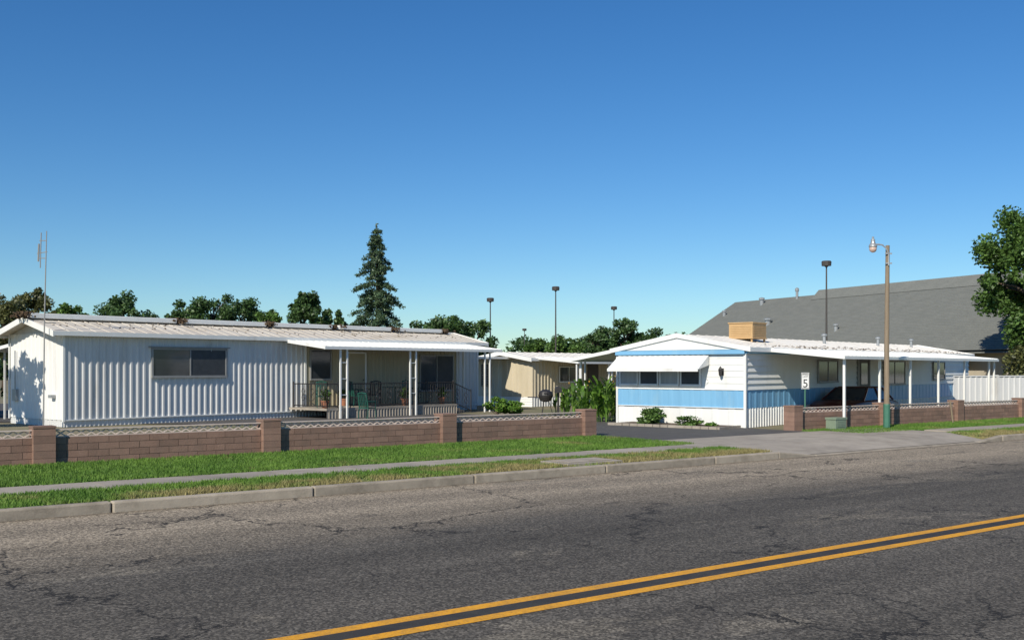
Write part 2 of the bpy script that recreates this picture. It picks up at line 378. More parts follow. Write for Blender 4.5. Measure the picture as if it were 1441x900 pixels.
def gable(e,L,W,z0,z1,oe,os,mat,fm,seam=.6,th=.06,sh=.02,fd=.10):
    m=MB(); x0,x1=-oe,L+oe; sl=(z1-z0)/(W/2); zo=z0-sl*os
    for sg in (0,1):
        ya=-os if sg==0 else W+os
        A=[(x0,ya,zo),(x1,ya,zo),(x1,W/2,z1),(x0,W/2,z1)]
        B=[(p[0],p[1],p[2]+th) for p in A]
        m.add(A+B,[(0,3,2,1),(4,5,6,7),(0,1,5,4),(1,2,6,5),(3,0,4,7)] if sg==0 else [(0,1,2,3),(4,7,6,5),(1,0,4,5),(2,1,5,6),(0,3,7,4)])
        x=x0+.1
        while x<x1:
            y0,y1=(ya,W/2) if sg==0 else (W/2,ya); za,zb=(zo,z1) if sg==0 else (z1,zo)
            m.add([(x-.015,y0,za+th),(x+.015,y0,za+th),(x+.015,y1,zb+th),(x-.015,y1,zb+th),
                   (x-.01,y0,za+th+sh),(x+.01,y0,za+th+sh),(x+.01,y1,zb+th+sh),(x-.01,y1,zb+th+sh)],
                  [(4,5,6,7),(0,1,5,4),(2,3,7,6),(1,2,6,5),(3,0,4,7)]); x+=seam
    m.build('roof',mat,e)
    f=MB()
    f.bx(x0-.01,x1+.01,-os-.04,-os+.0,zo-.06,zo+th+.02)
    f.bx(x0-.01,x1+.01,W+os,W+os+.04,zo-.06,zo+th+.02)
    for xx in (x0-.035,x1+.003):
        for ya,yb,za,zb in ((-os-.04,W/2,zo,z1),(W/2,W+os+.04,z1,zo)):
            f.add([(xx,ya,za-fd),(xx,yb,zb-fd),(xx,yb,zb+th+.03),(xx,ya,za+th+.03),(xx+.03,ya,za-fd),(xx+.03,yb,zb-fd),(xx+.03,yb,zb+th+.03),(xx+.03,ya,za+th+.03)],
                  [(0,3,2,1),(4,5,6,7),(0,1,5,4),(3,7,6,2),(1,2,6,5),(0,4,7,3)])
    f.build('fascia',fm,e)
def awning(e,name,x0,x1,y0,z0,y1,z1,mat,th=.04,fas=.10,ribs=.3):
    m=MB()
    def slab(xa,xb,ya,yb,za,zb,t0,t1):
        m.add([(xa,ya,za+t0),(xb,ya,za+t0),(xb,yb,zb+t0),(xa,yb,zb+t0),(xa,ya,za+t1),(xb,ya,za+t1),(xb,yb,zb+t1),(xa,yb,zb+t1)],
              [(0,3,2,1),(4,5,6,7),(0,1,5,4),(1,2,6,5),(2,3,7,6),(3,0,4,7)])
    slab(x0,x1,y0,y1,z0,z1,0,th)
    x=x0+.05
    while x<x1-.05: slab(x,x+.04,y0,y1,z0,z1,th+.001,th+.022); x+=ribs
    sg=-1 if y1<y0 else 1
    ya,yb=sorted((y1+sg*.002,y1+sg*.05)); m.bx(x0-.03,x1+.03,ya,yb,z1-fas*.6,z1+fas*.5)
    for xx in (x0-.03,x1+.002):
        m.add([(xx,y0,z0-.05),(xx+.028,y0,z0-.05),(xx+.028,y1,z1-.05),(xx,y1,z1-.05),(xx,y0,z0+th+.03),(xx+.028,y0,z0+th+.03),(xx+.028,y1,z1+th+.03),(xx,y1,z1+th+.03)],
              [(0,3,2,1),(4,5,6,7),(0,1,5,4),(1,2,6,5),(2,3,7,6),(3,0,4,7)])
    m.build(name,mat,e)

# ------------------------------------------------------------ left mobile home
def left_home():
    e=grp('mobile_home',(-14.22,32.7,0),RA)
    L,W=19.3,3.85; zt=3.15; zp=3.60
    c=MB(); c.bx(.03,L-.03,.03,W-.03,.13,zt)
    c.add([(.03,.03,zt),(.03,W-.03,zt),(.03,W/2,zp),(L-.03,.03,zt),(L-.03,W-.03,zt),(L-.03,W/2,zp)],[(0,1,2),(3,5,4)])
    c.build('core',ribwhite,e)
    s=MB(); s.corr_x(0,9.5,.35,zt,0,.235,.028); s.corr_x(17.95,L,.35,zt,0,.235,.028); s.build('ribbed_siding',ribwhite,e)
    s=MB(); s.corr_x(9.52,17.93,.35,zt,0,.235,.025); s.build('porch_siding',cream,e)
    s=MB(); s.corr_y(0,W,.35,zt,0,.3,.02); s.build('end_siding',endwhite,e)
    s=MB(); s.corr_x(0,L,.13,.35,.02,.15,.02); s.corr_y(0,W,.13,.35,.02,.15,.02); s.build('skirting',ribwhite,e)
    t=MB(); t.bx(-.05,.02,-.05,.02,.3,zt); t.bx(L-.02,L+.05,-.05,.02,.3,zt); t.bx(-.055,-.02,W-.02,W+.05,.3,zt)
    t.bx(0.03,L-.03,-.045,-.0,.33,.37); t.bx(9.46,9.54,-.05,-.0,.37,zt); t.build('corner_trim',white,e)
    w=MB(); window(w,3.0,5.95,1.69,2.70,-.03,2,.06,0,1,mg2=2)
    w.bx(2.9,6.05,-.14,-.03,2.71,2.75,0)
    window(w,9.7,10.75,1.55,2.75,-.03,1,.05,0,1); window(w,15.6,17.7,1.0,2.60,-.03,2,.06,0,1,mg2=2)
    w.build('windows',[trim,glass,screen],e)
    d=MB(); d.bx(11.6,12.5,-.06,-.03,.56,2.6,0); d.bx(11.53,11.6,-.08,-.02,.56,2.66,1); d.bx(12.5,12.57,-.08,-.02,.56,2.66,1); d.bx(11.53,12.57,-.08,-.02,2.6,2.66,1)
    d.lathe([(.03,0),(.03,.05)],(12.4,-.09,1.5),8,2); d.build('door',[cream,white,black],e)
    b=MB(); b.bx(-.10,-.03,3.2,3.5,.9,1.3); b.tube([(-.07,3.35,1.3),(-.07,3.35,2.6)],.02,6); b.bx(-.16,-.03,.5,.75,1.05,1.15)
    b.tube([(5.3,-.08,2.9),(5.3,-.08,2.6)],.012,5)
    b.build('meter_box',[galv],e)
    gable(e,L,W,zt,zp,.45,.25,roofm,white,seam=.45,sh=.014)
    r=MB(); x=-.35
    for ln in (5.6,3.9,3.3,3.3,3.2):
        r.bx(x,x+ln-.35,W/2-.42,W/2+.1,zp+.03,zp+.20); x+=ln
    r.bx(-.4,L+.4,W/2-.05,W/2+.05,zp+.02,zp+.09)
    r.build('ridge_cap',white,e,bevel=.02)
    q=MB(); x=-.35
    for ln in (0,5.6,3.9,3.3,3.3,3.2):
        x+=ln
        for i in range(70):
            a=random.gauss(x-.15,.17); yy=random.gauss(W/2-.2,.2); s_=random.uniform(.04,.10)
            q.box((a,yy,zp+.10+random.uniform(-.05,.12)),(s_,s_,s_*.6),0,Matrix.Rotation(random.random()*3,3,'Z')@Matrix.Rotation(random.random()*2,3,'X'))
    for i in range(260):
        a=random.uniform(0,L); f=random.random()**2*.8; yy=W/2-f*W/2; s_=random.uniform(.015,.04)
        q.box((a,yy,zp-(zp-zt)*f+.072),(s_*2,s_,.02),0,Matrix.Rotation(random.random()*3,3,'Z'))
    q.build('roof_leaf_litter',debris,e)
    awning(e,'porch_awning',8.5,18.2,-.05,3.04,-2.45,2.76,white)
    awning(e,'rear_awning',.6,12,W+.05,2.95,W+3.0,2.65,white)
    pm=MB()
    for sx in (.95,4.5,8.9):
        x=8.5+sx
        for dx in (-.16,.16): pm.bx(x+dx-.03,x+dx+.03,-2.40,-2.34,.13,2.74)
        if sx<8: 
            for zz in (1.0,1.6,2.2): pm.bx(x-.13,x+.13,-2.38,-2.36,zz,zz+.03)
    pm.bx(18.1,18.16,-.3,-.24,.13,3.0)
    for x in (1,4,7,10): pm.bx(x,x+.06,W+2.85,W+2.91,.13,2.66)
    pm.build('awning_posts',white,e)
    k=MB(); k.bx(8.7,15.6,-2.3,-.06,.44,.52); k.corr_x(8.72,15.58,.13,.44,-2.28,.15,.02)
    for i in range(3): k.bx(15.6+i*.3,15.9+i*.3,-1.9,-.6,.13,.42-i*.1)
    k.build('porch_deck',[walkc],e)
    ra=MB()
    def rail(p,q):
        p=Vector(p);q=Vector(q); n=max(2,int((q-p).length/.13)); d=(q-p).normalized()
        for zz in (.08,.9):
            ra.tube([(p.x,p.y,p.z+zz),(q.x,q.y,q.z+zz)],.02,6)
        for i in range(n+1):
            a=p.lerp(q,i/n); r_=.025 if i in (0,n) else .010
            ra.tube([(a.x,a.y,a.z+(0 if r_>.02 else .08)),(a.x,a.y,a.z+(.98 if r_>.02 else .9))],r_,5)
        for j in range(int((q-p).length/.55)):
            c_=p+d*(.3+j*.55)
            for zc in (.38,.62):
                ra.tube([tuple(c_+d*(.10*math.cos(t))+Vector((0,0,zc+.10*math.sin(t)))) for t in [i*math.pi/5 for i in range(11)]],.012,4)
    rail((8.8,-2.2,.52),(9.3,-2.2,.52)); rail((9.9,-2.2,.52),(12.8,-2.2,.52)); rail((13.2,-2.2,.52),(15.5,-2.2,.52)); rail((8.8,-2.2,.52),(8.8,-.2,.52))
    rail((15.5,-2.15,.52),(16.6,-2.15,.14)); rail((15.5,-.55,.52),(16.6,-.55,.14))
    ra.build('iron_railing',black,e)
left_home()

def loc_in_home(o,x,y,z=0):
    return (o[0]+.653*x-.757*y,o[1]+.757*x+.653*y,z)
LH=(-14.22,32.7); RH=(7.30,32.3)
def patio_chair(x,y,z,rz,mat=greenpl):
    e=grp('patio_chair',loc_in_home(LH,x,y,z),rz)
    m=MB()
    for sx in (-.22,.22):
        m.tube([(sx,-.22,0),(sx*.95,-.2,.64)],.018,6); m.tube([(sx,.24,0),(sx*.95,.2,.42),(sx*.9,.30,.95)],.018,6)
        m.tube([(sx*.95,-.22,.64),(sx*.95,.25,.66)],.025,6)
    m.box((0,0,.42),(.44,.44,.035))
    for i in range(6): m.tube([(-.18+i*.072,.2,.44),(-.18+i*.072,.29,.93)],.018,5)
    m.tube([(-.21,.30,.94),(0,.32,.98),(.21,.30,.94)],.025,6)
    m.build('frame',mat,e)
patio_chair(9.4,-1.2,.52,.3); patio_chair(10.9,-1.4,.52,2.2); patio_chair(14.0,-1.2,.52,.9); patio_chair(9.7,-3.4,.13,2.6); patio_chair(12.2,-1.0,.52,3.4,black)
e=grp('patio_table',loc_in_home(LH,13.0,-1.3,.52)); m=MB(); m.lathe([(.50,0),(.52,.015),(.50,.03)],(0,0,.70),24); m.tube([(0,0,0),(0,0,.7)],.03,8)
for t in range(4): m.tube([(0,0,.1),(.3*math.cos(t*1.57),.3*math.sin(t*1.57),0)],.02,6)
m.build('frame',greenpl,e)

# ------------------------------------------------------------ right mobile home
def right_home():
    e=grp('mobile_home',(RH[0],RH[1],0),RA)
    L,W=22.,4.82; zt=2.62; zp=3.06
    c=MB(); c.bx(.03,L-.03,.03,W-.03,.13,zt)
    c.add([(-.08,-.1,zt-.02),(-.08,W+.1,zt-.02),(-.08,W/2,zp),(L-.03,.03,zt),(L-.03,W-.03,zt),(L-.03,W/2,zp)],[(0,1,2),(3,5,4)])
    c.build('core',white,e)
    s=MB(); s.lap_y(0,W,1.32,zt-.18,0,.20,.014); s.corr_y(0,W,.13,.74,0.01,.6,.012)
    s.lap_x(0,L,1.32,zt,0,.19,.045)
    s.corr_x(0,L,.13,.74,.0,.18,.03)
    s.build('white_siding',white,e)
    b=MB(); b.corr_y(0,W,.74,1.315,-.012,.4,.008); b.corr_x(0,L,.74,1.315,-.012,.4,.012)
    b.bx(-.12,-.03,-.04,W+.04,zt-.17,zt-.03)
    b.bx(-.03,3,-.10,-.05,zt-.16,zt-.03)
    b.build('blue_band',blue,e)
    t=MB(); t.bx(-.05,.02,-.06,.02,.13,zt-.18); t.bx(-.05,.02,W-.02,W+.05,.13,zt-.18)
    for zz in (.735,1.31): t.bx(-.04,.0,.02,W-.02,zz,zz+.02)
    t.build('corner_trim',white,e)
    gable(e,L,W,zt,zp,.10,.22,roofw,white,sh=.012,fd=.06)
    w=MB(); 
    for i in range(4): window(w,1.55+i*.8,2.3+i*.8,1.44,2.02,-.03,1,.045,0,1 if i%2 else 2,axis='y',proud=.06)
    w.build('front_windows',[white,curtain,screen],e)
    a=MB(); n=34; y0,y1=1.25,4.75
    for i in range(n):
        ya=y0+(y1-y0)*i/n; yb=y0+(y1-y0)*(i+1)/n; h=.012 if i%2 else 0
        a.add([(-.06,ya,2.42+h),(-.06,yb,2.42+h),(-.72,yb,1.98+h),(-.72,ya,1.98+h),(-.06,ya,2.40),(-.06,yb,2.40),(-.72,yb,1.96),(-.72,ya,1.96)],
              [(0,1,2,3),(7,6,5,4),(0,3,7,4),(1,5,6,2),(3,2,6,7)])
    a.bx(-.75,-.725,y0,y1,1.90,2.0)
    for yy in (y0,y1-.02):
        a.add([(-.06,yy,2.40),(-.72,yy,1.96),(-.06,yy,2.10)],[(0,1,2)]); a.add([(-.72,yy+.01,1.94),(-.06,yy+.01,1.6),(-.06,yy+.03,1.6),(-.72,yy+.03,1.94)],[(0,1,2,3)])
    a.build('window_awning',white,e)
    l=MB(); l.lathe([(.02,0),(.05,.05),(.065,.20),(.075,.22),(.03,.29),(.01,.33)],(-.15,.78,1.74),8); l.bx(-.15,-.02,.77,.79,1.98,2.00); l.bx(-.045,-.015,.73,.83,1.78,2.0)
    l.build('wall_lantern',black,e)
    w=MB(); window(w,5.2,6.9,1.5,2.3,-.04,2,.05,0,1); window(w,11.3,13.6,1.35,2.3,-.04,2,.05,0,1); window(w,17,18.5,1.5,2.3,-.04,2,.05,0,1)
    w.bx(8.8,9.8,-.07,-.03,.5,2.4,2); w.bx(8.72,8.8,-.09,-.02,.5,2.45,0); w.bx(9.8,9.88,-.09,-.02,.5,2.45,0); w.bx(9.0,9.6,-.085,-.071,1.4,2.2,1)
    w.bx(8.6,10,-1.0,-.06,.13,.45,3)
    w.build('side_windows_and_door',[trim,glass,bronze,walkc],e)
    awning(e,'carport_awning',1.3,17.2,-.06,2.60,-2.65,2.34,white,fas=.09)
    p=MB()
    for s_ in (.15,3.0,5.8,8.7,11.7,14.9,15.6): p.bx(1.4+s_-.035,1.4+s_+.035,-2.6,-2.53,.13,2.32)
    p.build('carport_posts',white,e)
    awning(e,'side_awning',.4,12,W+.06,2.66,W+2.3,2.30,white)
    p=MB()
    for x in (.9,3.6,6.3,9.0,11.6):
        for dx in (-.12,.12): p.bx(x+dx-.025,x+dx+.025,W+2.15,W+2.2,.13,2.29)
    p.build('side_awning_posts',white,e)
    v=MB()
    for x in (9.5,15,19): v.lathe([(.06,-.2),(.06,.25),(.11,.27),(.11,.33),(.02,.36)],(x,W/2-.8,zp-.05),10)
    v.build('roof_vents',galv,e)
    q=MB()
    for i in range(300):
        a_=random.uniform(2,L); yy=abs(random.gauss(0,.35)); s_=random.uniform(.015,.045)
        q.box((a_,yy,zt+(zp-zt)*yy/(W/2)+.07),(s_*2,s_,.015),0,Matrix.Rotation(random.random()*3,3,'Z'))
    q.build('roof_leaf_litter',debris,e)
right_home()
e=grp('evaporative_cooler',loc_in_home(RH,3.2,1.6,2.92),RA); m=MB()
m.bx(-.5,.5,-.45,.45,.12,.62); m.bx(-.53,.53,-.48,.48,.62,.66); m.bx(-.53,.53,-.48,.48,.09,.12)
for i in range(6):
    z=.2+i*.06; m.bx(-.42,.42,-.462,-.452,z,z+.03); m.bx(-.512,-.502,-.38,.38,z,z+.03)
for a in (-.45,.45):
    for b_ in (-.4,.4): m.bx(a-.03,a+.03,b_-.03,b_+.03,-.25,.09)
m.build('cabinet',cooler_m,e,bevel=.008)

# ------------------------------------------------------------ middle home
def mid_home():
    e=grp('mobile_home',(1.0,50,0),RA); L,W=14,3.6; zt=2.45; zp=2.75
    c=MB(); c.bx(.03,L,.03,W,.13,zt); c.add([(.03,.03,zt),(.03,W,zt),(.03,W/2,zp)],[(0,1,2)]); c.build('core',offw,e)
    s=MB(); s.corr_y(0,W*.55,.6,zt,0,.35,.03); s.corr_x(0,L,.6,zt,0,.25,.03); s.build('siding',tan,e)
    s=MB(); s.corr_y(W*.55,W,.6,zt,0,.35,.03); s.build('end_siding',offw,e)
    s=MB(); s.lap_y(0,W,.13,.6,-.01,.12,.02); s.corr_x(0,L,.13,.6,0,.2,.02); s.build('skirting',white,e)
    gable(e,L,W,zt,zp,.35,.2,roofw,white)
    awning(e,'awning',.2,10,-.05,2.5,-2.6,2.28,white)
    p=MB()
    for x in (.4,3,5.6,8.2):
        for dx in (-.12,.12): p.bx(x+dx-.03,x+dx+.03,-2.5,-2.44,.13,2.27)
    p.build('posts',white,e)
    w=MB(); window(w,2,3.6,1.3,2.1,-.04,2,.05,0,1); w.build('windows',[white,glass],e)
    s=MB(); s.bx(-.09,-.04,2.7,3.3,1.1,2.2,0)
    for i in range(12): s.bx(-.11,-.092,2.75,3.25,1.15+i*.085,1.18+i*.085,1)
    s.build('shutter',[bronze,trim],e)
    d=MB(); d.bx(4.4,5.3,-.08,-.03,.4,2.2); d.build('door',bronze,e)
mid_home()
def shed():
    e=grp('carport',(-2.3,48.6,0),RA)
    m=MB()
    for x,y_ in ((0,0),(0,2.6),(4,0),(4,2.6)): m.bx(x-.05,x+.05,y_-.05,y_+.05,.13,2.45)
    m.bx(-.3,4.3,-.3,2.9,2.46,2.56); m.build('frame',white,e)
shed()
e=grp('white_panel_fence',(21.5,47.6,0),math.radians(14)); m=MB(); m.corr_x(-1.5,22,.13,1.62,0,.3,.03)
for i in range(10): m.bx(-1.5+i*2.5,-1.4+i*2.5,-.06,.05,.13,1.70)
m.bx(-1.5,22,-.05,.05,1.62,1.67); m.build('panels',ribwhite,e)
e=grp('mobile_home',(20.5,56,0),RA); c=MB(); c.bx(0,16,0,4,.13,2.8); c.build('walls',cream,e); gable(e,16,4,2.8,3.3,.3,.2,mk('maroon_roof',(.10,.03,.03),(.08,.025,.025),2,.8),white)

# ------------------------------------------------------------ large grey roofed building
def hall():
    e=grp('hall_building'); R1=Vector((21.7,100,8.41)); d=Vector((.433,-.901,0)); o=Vector((-.901,-.433,0))
    def pt(s_,w,z): q=R1+d*s_+o*w; return (q.x,q.y,z)
    m=MB(); Ln=38
    zf=lambda w:8.41-w*.585
    nc=44; W9=9.0
    for i in range(nc):
        w0=W9*i/nc; w1=W9*(i+1)/nc
        m.add([pt(0,w0,zf(w0)),pt(Ln,w0,zf(w0)),pt(Ln,w1,zf(w1)+.035),pt(0,w1,zf(w1)+.035),pt(0,w1,zf(w1)),pt(Ln,w1,zf(w1))],[(0,1,2,3),(3,2,5,4)])
    m.add([pt(0,0,8.41),pt(Ln,0,8.41),pt(0,-9,zf(9)),pt(Ln,-9,zf(9))],[(0,2,3,1)])
    m.add([pt(0,0,8.2),pt(Ln,0,8.2),pt(Ln,9,zf(9)-.2),pt(0,9,zf(9)-.2)],[(0,3,2,1)])
    a=11.5; h=.40
    m.add([pt(a,0,8.41+h),pt(Ln+.3,0,8.41+h),pt(Ln+.3,.9,zf(.9)+.05),pt(a,.9,zf(.9)+.05),pt(a,-.9,zf(.9)),pt(Ln+.3,-.9,zf(.9))],[(0,1,2,3),(0,4,5,1),(0,3,4),(1,5,2)])
    m.build('roof',shingle,e)
    w=MB(); A=[pt(.6,7.8,.1),pt(Ln-.6,7.8,.1),pt(Ln-.6,-7.8,.1),pt(.6,-7.8,.1)]; B=[(p[0],p[1],3.6) for p in A]
    w.add(A+B,[(0,1,5,4),(1,2,6,5),(2,3,7,6),(3,0,4,7)])
    w.add([pt(.6,7.8,3.6),pt(.6,0,8.1),pt(.6,-7.8,3.6)],[(0,1,2)]); w.add([pt(Ln-.6,7.8,3.6),pt(Ln-.6,0,8.1),pt(Ln-.6,-7.8,3.6)],[(0,2,1)])
    w.build('walls',beige,e)
    v=MB()
    for s_,wd,hh,rr in ((1.5,2.5,.5,.15),(5,.9,.6,.18),(9.2,.4,.9,.12),(10.2,4.5,.5,.25),(20,6,.5,.15)):
        p=pt(s_,wd,zf(wd)); v.lathe([(rr,-.2),(rr,hh*.7),(rr*1.5,hh*.75),(rr*1.5,hh),(rr*.3,hh*1.1)],p,10)
    v.build('roof_vents',galv,e)
hall()

# ------------------------------------------------------------ trees
def leafmesh(name,C,size,mat,parent=None,up=.3,aspect=.6,loc=(0,0,0)):
    n=len(C)
    d=np.random.normal(0,1,(n,3)); d[:,2]+=up*np.sign(d[:,2]); d/=np.linalg.norm(d,axis=1,keepdims=True)
    a=np.random.normal(0,1,(n,3)); a-=d*(a*d).sum(1,keepdims=True); a/=np.linalg.norm(a,axis=1,keepdims=True); b=np.cross(d,a)
    s=(size*np.random.uniform(.6,1.3,n))[:,None]
    V=np.stack([C-a*s,C-b*s*aspect,C+a*s,C+b*s*aspect],1).reshape(-1,3)
    me=bpy.data.meshes.new(name); me.vertices.add(len(V)); me.vertices.foreach_set('co',V.ravel())
    me.loops.add(n*4); me.loops.foreach_set('vertex_index',np.arange(n*4)); me.polygons.add(n)
    me.polygons.foreach_set('loop_start',np.arange(n)*4); me.polygons.foreach_set('loop_total',np.full(n,4)); me.update()
    me.materials.append(mat); o=bpy.data.objects.new(name,me); scene.collection.objects.link(o); o.parent=parent; o.location=loc
    return o
def crown_pts(c,r,n,clumps,cr=.33,fill=.35):
    c=np.array(c); r=np.array(r)
    q=np.random.normal(0,1,(clumps,3)); q/=np.linalg.norm(q,axis=1,keepdims=True)
    rad=np.random.uniform(fill,1.05,(clumps,1))**.6
    cc=q*rad*(1-cr*.5)
    cs=np.random.uniform(.4,1.25,clumps)*cr
    pw=cs**2; idx=np.random.choice(clumps,n,p=pw/pw.sum())
    g=np.random.normal(0,1,(n,3)); g/=np.linalg.norm(g,axis=1,keepdims=True)
    g*=np.random.uniform(.1,1.25,(n,1))**.7
    P=cc[idx]+g*cs[idx][:,None]*np.array([1,1,.7])
    return c+P*r, c+cc*r
def tree(name,x,y,top,rx,h,mat,n=6000,size=.22,clumps=40,trunk=.2,base=.1,cr=.33):
    e=grp(name,(x,y,base)); zc=top-base-h/2
    P,cc=crown_pts((0,0,zc),(rx,rx,h/2),n,clumps,cr)
    leafmesh('foliage',P,size,mat,e)
    m=MB(); tp=zc+h*.1
    m.tube([(0,0,-.1),(.05,0,zc*.4),(-.05,.05,tp)],[trunk,trunk*.75,trunk*.3],8)
    for i in range(0,len(cc),max(1,len(cc)//14)):
        t=Vector(cc[i]); s_=Vector((0,0,max(zc-h*.45,min(t.z-.4*rx,tp*.9))))
        m.tube([s_,s_.lerp(t,.5)+Vector((0,0,.1*rx)),t],[trunk*.4,trunk*.25,trunk*.08],5)
    m.build('trunk_and_limbs',bark,e,smooth=True)
def X(px,Y): return (px-720.5)/1450*Y
mats={'a':leaf_a,'b':leaf_b,'c':leaf_c}
for px,ty,hw,Y,mt in [(5,414,34,80,'c'),(45,402,30,90,'c'),(72,428,18,86,'c'),(104,422,22,85,'a'),(182,406,38,88,'b'),(258,424,24,95,'b'),(298,402,34,92,'b'),
    (345,410,36,95,'b'),(372,430,24,90,'a'),(428,404,19,90,'b'),(452,426,16,95,'b'),(474,436,18,92,'b'),(598,449,30,85,'b'),(635,438,32,85,'b'),(668,448,28,88,'b'),
    (757,474,22,100,'a'),(795,472,34,95,'a'),(840,458,24,105,'b'),(880,447,22,100,'b'),(912,455,28,100,'b')]:
    r_=hw/1450*Y; top=2+(518-ty)/1450*Y
    tree('broadleaf_tree',X(px,Y),Y,top,r_*1.15,min(top*.9,max(r_*2.8,4.0)),mats[mt],n=int(3800+r_*2200),size=.14,clumps=46,cr=.27)
tree('large_broadleaf_tree',29.6,57,12.7,3.7,11.2,leaf_a,n=52000,size=.12,clumps=120,trunk=.35,cr=.18)
tree('broadleaf_tree',33.6,61,12.2,4.6,10.5,leaf_a,n=26000,size=.16,clumps=70,trunk=.3,cr=.24)
tree('shrub',28.3,54,4.0,2.0,3.6,leaf_c,n=8000,size=.12,clumps=30,trunk=.08)
# neighbouring tree: dapples the end wall of the left home
tree('broadleaf_tree',-18.2,30.7,5.6,1.65,3.2,leaf_a,n=5500,size=.11,clumps=26,trunk=.10,cr=.26)
# added shrubs standing in for the dark shade beside the left home
tree('shrub',-20.3,38.5,3.0,1.5,2.9,leaf_b,n=5000,size=.10,clumps=26,trunk=.08)
tree('shrub',-22.6,41.5,3.4,1.8,3.2,leaf_b,n=5000,size=.11,clumps=26,trunk=.08)
def conifer(x,y,top,R):
    e=grp('conifer_tree',(x,y,.1)); H=top-.1; m=MB(); m.tube([(0,0,0),(.05,0,H*.5),(0,0,H)],[.22,.13,.02],8)
    P=[]; z=1.5
    while z<H-.2:
        f=(H-z)/(H-1.5); k=random.randint(4,6); t0=random.random()*6
        for i in range(k):
            t=t0+i*6.283/k+random.uniform(-.35,.35); ln=R*(f**.75)*random.choice((.55,.8,1.0,1.2))*random.uniform(.8,1.1)+.12
            droop=.25*ln; pts=[]
            for s_ in np.linspace(0,1,6):
                pts.append((math.cos(t)*ln*s_,math.sin(t)*ln*s_,z+.22*ln*s_-droop*s_**2*1.5))
            m.tube(pts,[.035,.03,.025,.02,.012,.005],4)
            nn=int(115*ln)+14
            s_=np.random.uniform(.12,1,nn)**.7; idx=s_*5; i0=np.clip(idx.astype(int),0,4); fr=(idx-i0)[:,None]
            pa=np.array(pts); q=pa[i0]*(1-fr)+pa[i0+1]*fr
            wdt=(.09+.24*ln/R*(1.1-s_))[:,None]; q=q+np.random.normal(0,1,(nn,3))*wdt*np.array([1,1,.6])
            q[:,2]-=np.abs(np.random.normal(0,.08,nn)); P.append(q)
        z+=random.uniform(.24,.48)
    P.append(np.stack([np.random.normal(0,.05,60),np.random.normal(0,.05,60),np.random.uniform(H-.9,H+.05,60)],1))
    leafmesh('needles',np.concatenate(P),.12,leaf_d,e,aspect=.4)
    m.build('trunk_and_branches',bark,e)
conifer(X(530,85),85,13.9,2.95)
P=[]
for i in range(140):
    px=random.uniform(-300,1750); Y=random.uniform(150,230)
    hh=random.uniform(4.5,7.5); a,_=crown_pts((X(px,Y),Y,hh*.45),(random.uniform(4,8),4,hh*.6),1400,18,.4); P.append(a)
leafmesh('distant_tree_line',np.concatenate(P),.40,leaf_b)

# garden plants
def shrub(name,x,y,r,h,mat,n=2500,size=.045,fl=None,flm=None,z=.13):
    e=grp(name,(x,y,z)); P,cc=crown_pts((0,0,h/2),(r,r,h/2),n,24,.35); P[:,2]=np.abs(P[:,2]); leafmesh('leaves',P,size,mat,e)
    m=MB()
    for i in range(7):
        t=Vector(cc[i]); m.tube([(0,0,-.03),t*.5,t],[.02,.014,.006],5)
    m.build('stems',bark,e)
    if fl:
        P,_=crown_pts((0,0,h*.55),(r,r,h/2),fl,20,.3); leafmesh('flowers',P,.03,flm,e)
    return e
def canna(x,y,s=1.,n=9,fl=0):
    e=grp('canna_plant',(x,y,.13)); m=MB(); st=MB()
    for k in range(n):
        bx_,by_=random.gauss(0,.28*s),random.gauss(0,.25*s); H=random.uniform(.8,1.45)*s
        st.tube([(bx_,by_,-.05),(bx_*1.1,by_*1.1,H)],[.02,.01],5)
        for j in range(8):
            t=random.random()*6.28; z=H*(.08+.11*j); ln=random.uniform(.30,.5)*s; w=.07*s
            d=Vector((math.cos(t),math.sin(t),0)); q=Vector((-d.y,d.x,0)); o=Vector((bx_,by_,z))
            a=[o,o+d*ln*.25+Vector((0,0,ln*.6)),o+d*ln*.55+Vector((0,0,ln*.95)),o+d*ln*.9+Vector((0,0,ln*.95))]
            vs=[a[0],a[1]-q*w,a[1]+q*w,a[2]-q*w*.9,a[2]+q*w*.9,a[3]]
            m.add(vs,[(0,1,2),(1,3,4,2),(3,5,4)])
    m.build('leaves',leaf_e,e); st.build('stems',leaf_a,e)
    if fl:
        f=MB()
        for k in range(fl): f.box((random.gauss(0,.3*s),random.gauss(0,.25*s),random.uniform(1.1,1.6)*s),(.04,.04,.06),0,Matrix.Rotation(random.random()*3,3,'X'))
        f.build('flowers',flower,e)
canna(3.15,36.0,1.0,16); canna(2.6,37.6,.9,12,6); canna(3.7,37.5,1.0,10,8); canna(2.2,41,.8,12)
whitef=mk('flower_white',(.75,.73,.7),(.7,.65,.6),9,.6)
def rh(x,y): q=loc_in_home(RH,x,y); return q[0],q[1]
a=rh(-.75,3.0); shrub('shrub',a[0],a[1],.55,.62,leaf_a,3500,.05)
a=rh(-.75,1.6); shrub('flowering_shrub',a[0],a[1],.48,.36,leaf_a,2000,.045,300,whitef)
a=rh(-.7,.8); shrub('shrub',a[0],a[1],.2,.2,leaf_e,500,.04)
for x,y_,r_ in ((.0,41.5,.6),(-.6,41,.5)): shrub('shrub',x,y_,r_,.7,leaf_e,1500,.06)
for px_,py_ in ((8.95,-1.9),(12.9,-2.0),(15.2,-1.8),(11.2,-.3)):
    q=loc_in_home(LH,px_,py_,.52); e=grp('potted_plant',q); m=MB(); m.lathe([(.10,0),(.15,.24),(.165,.24),(.165,.28),(.14,.28),(.13,.22)],(0,0,0),14); m.build('pot',terracotta,e)
    P,_=crown_pts((0,0,.48),(.24,.24,.26),350,10,.4); leafmesh('leaves',P,.045,leaf_a,e)
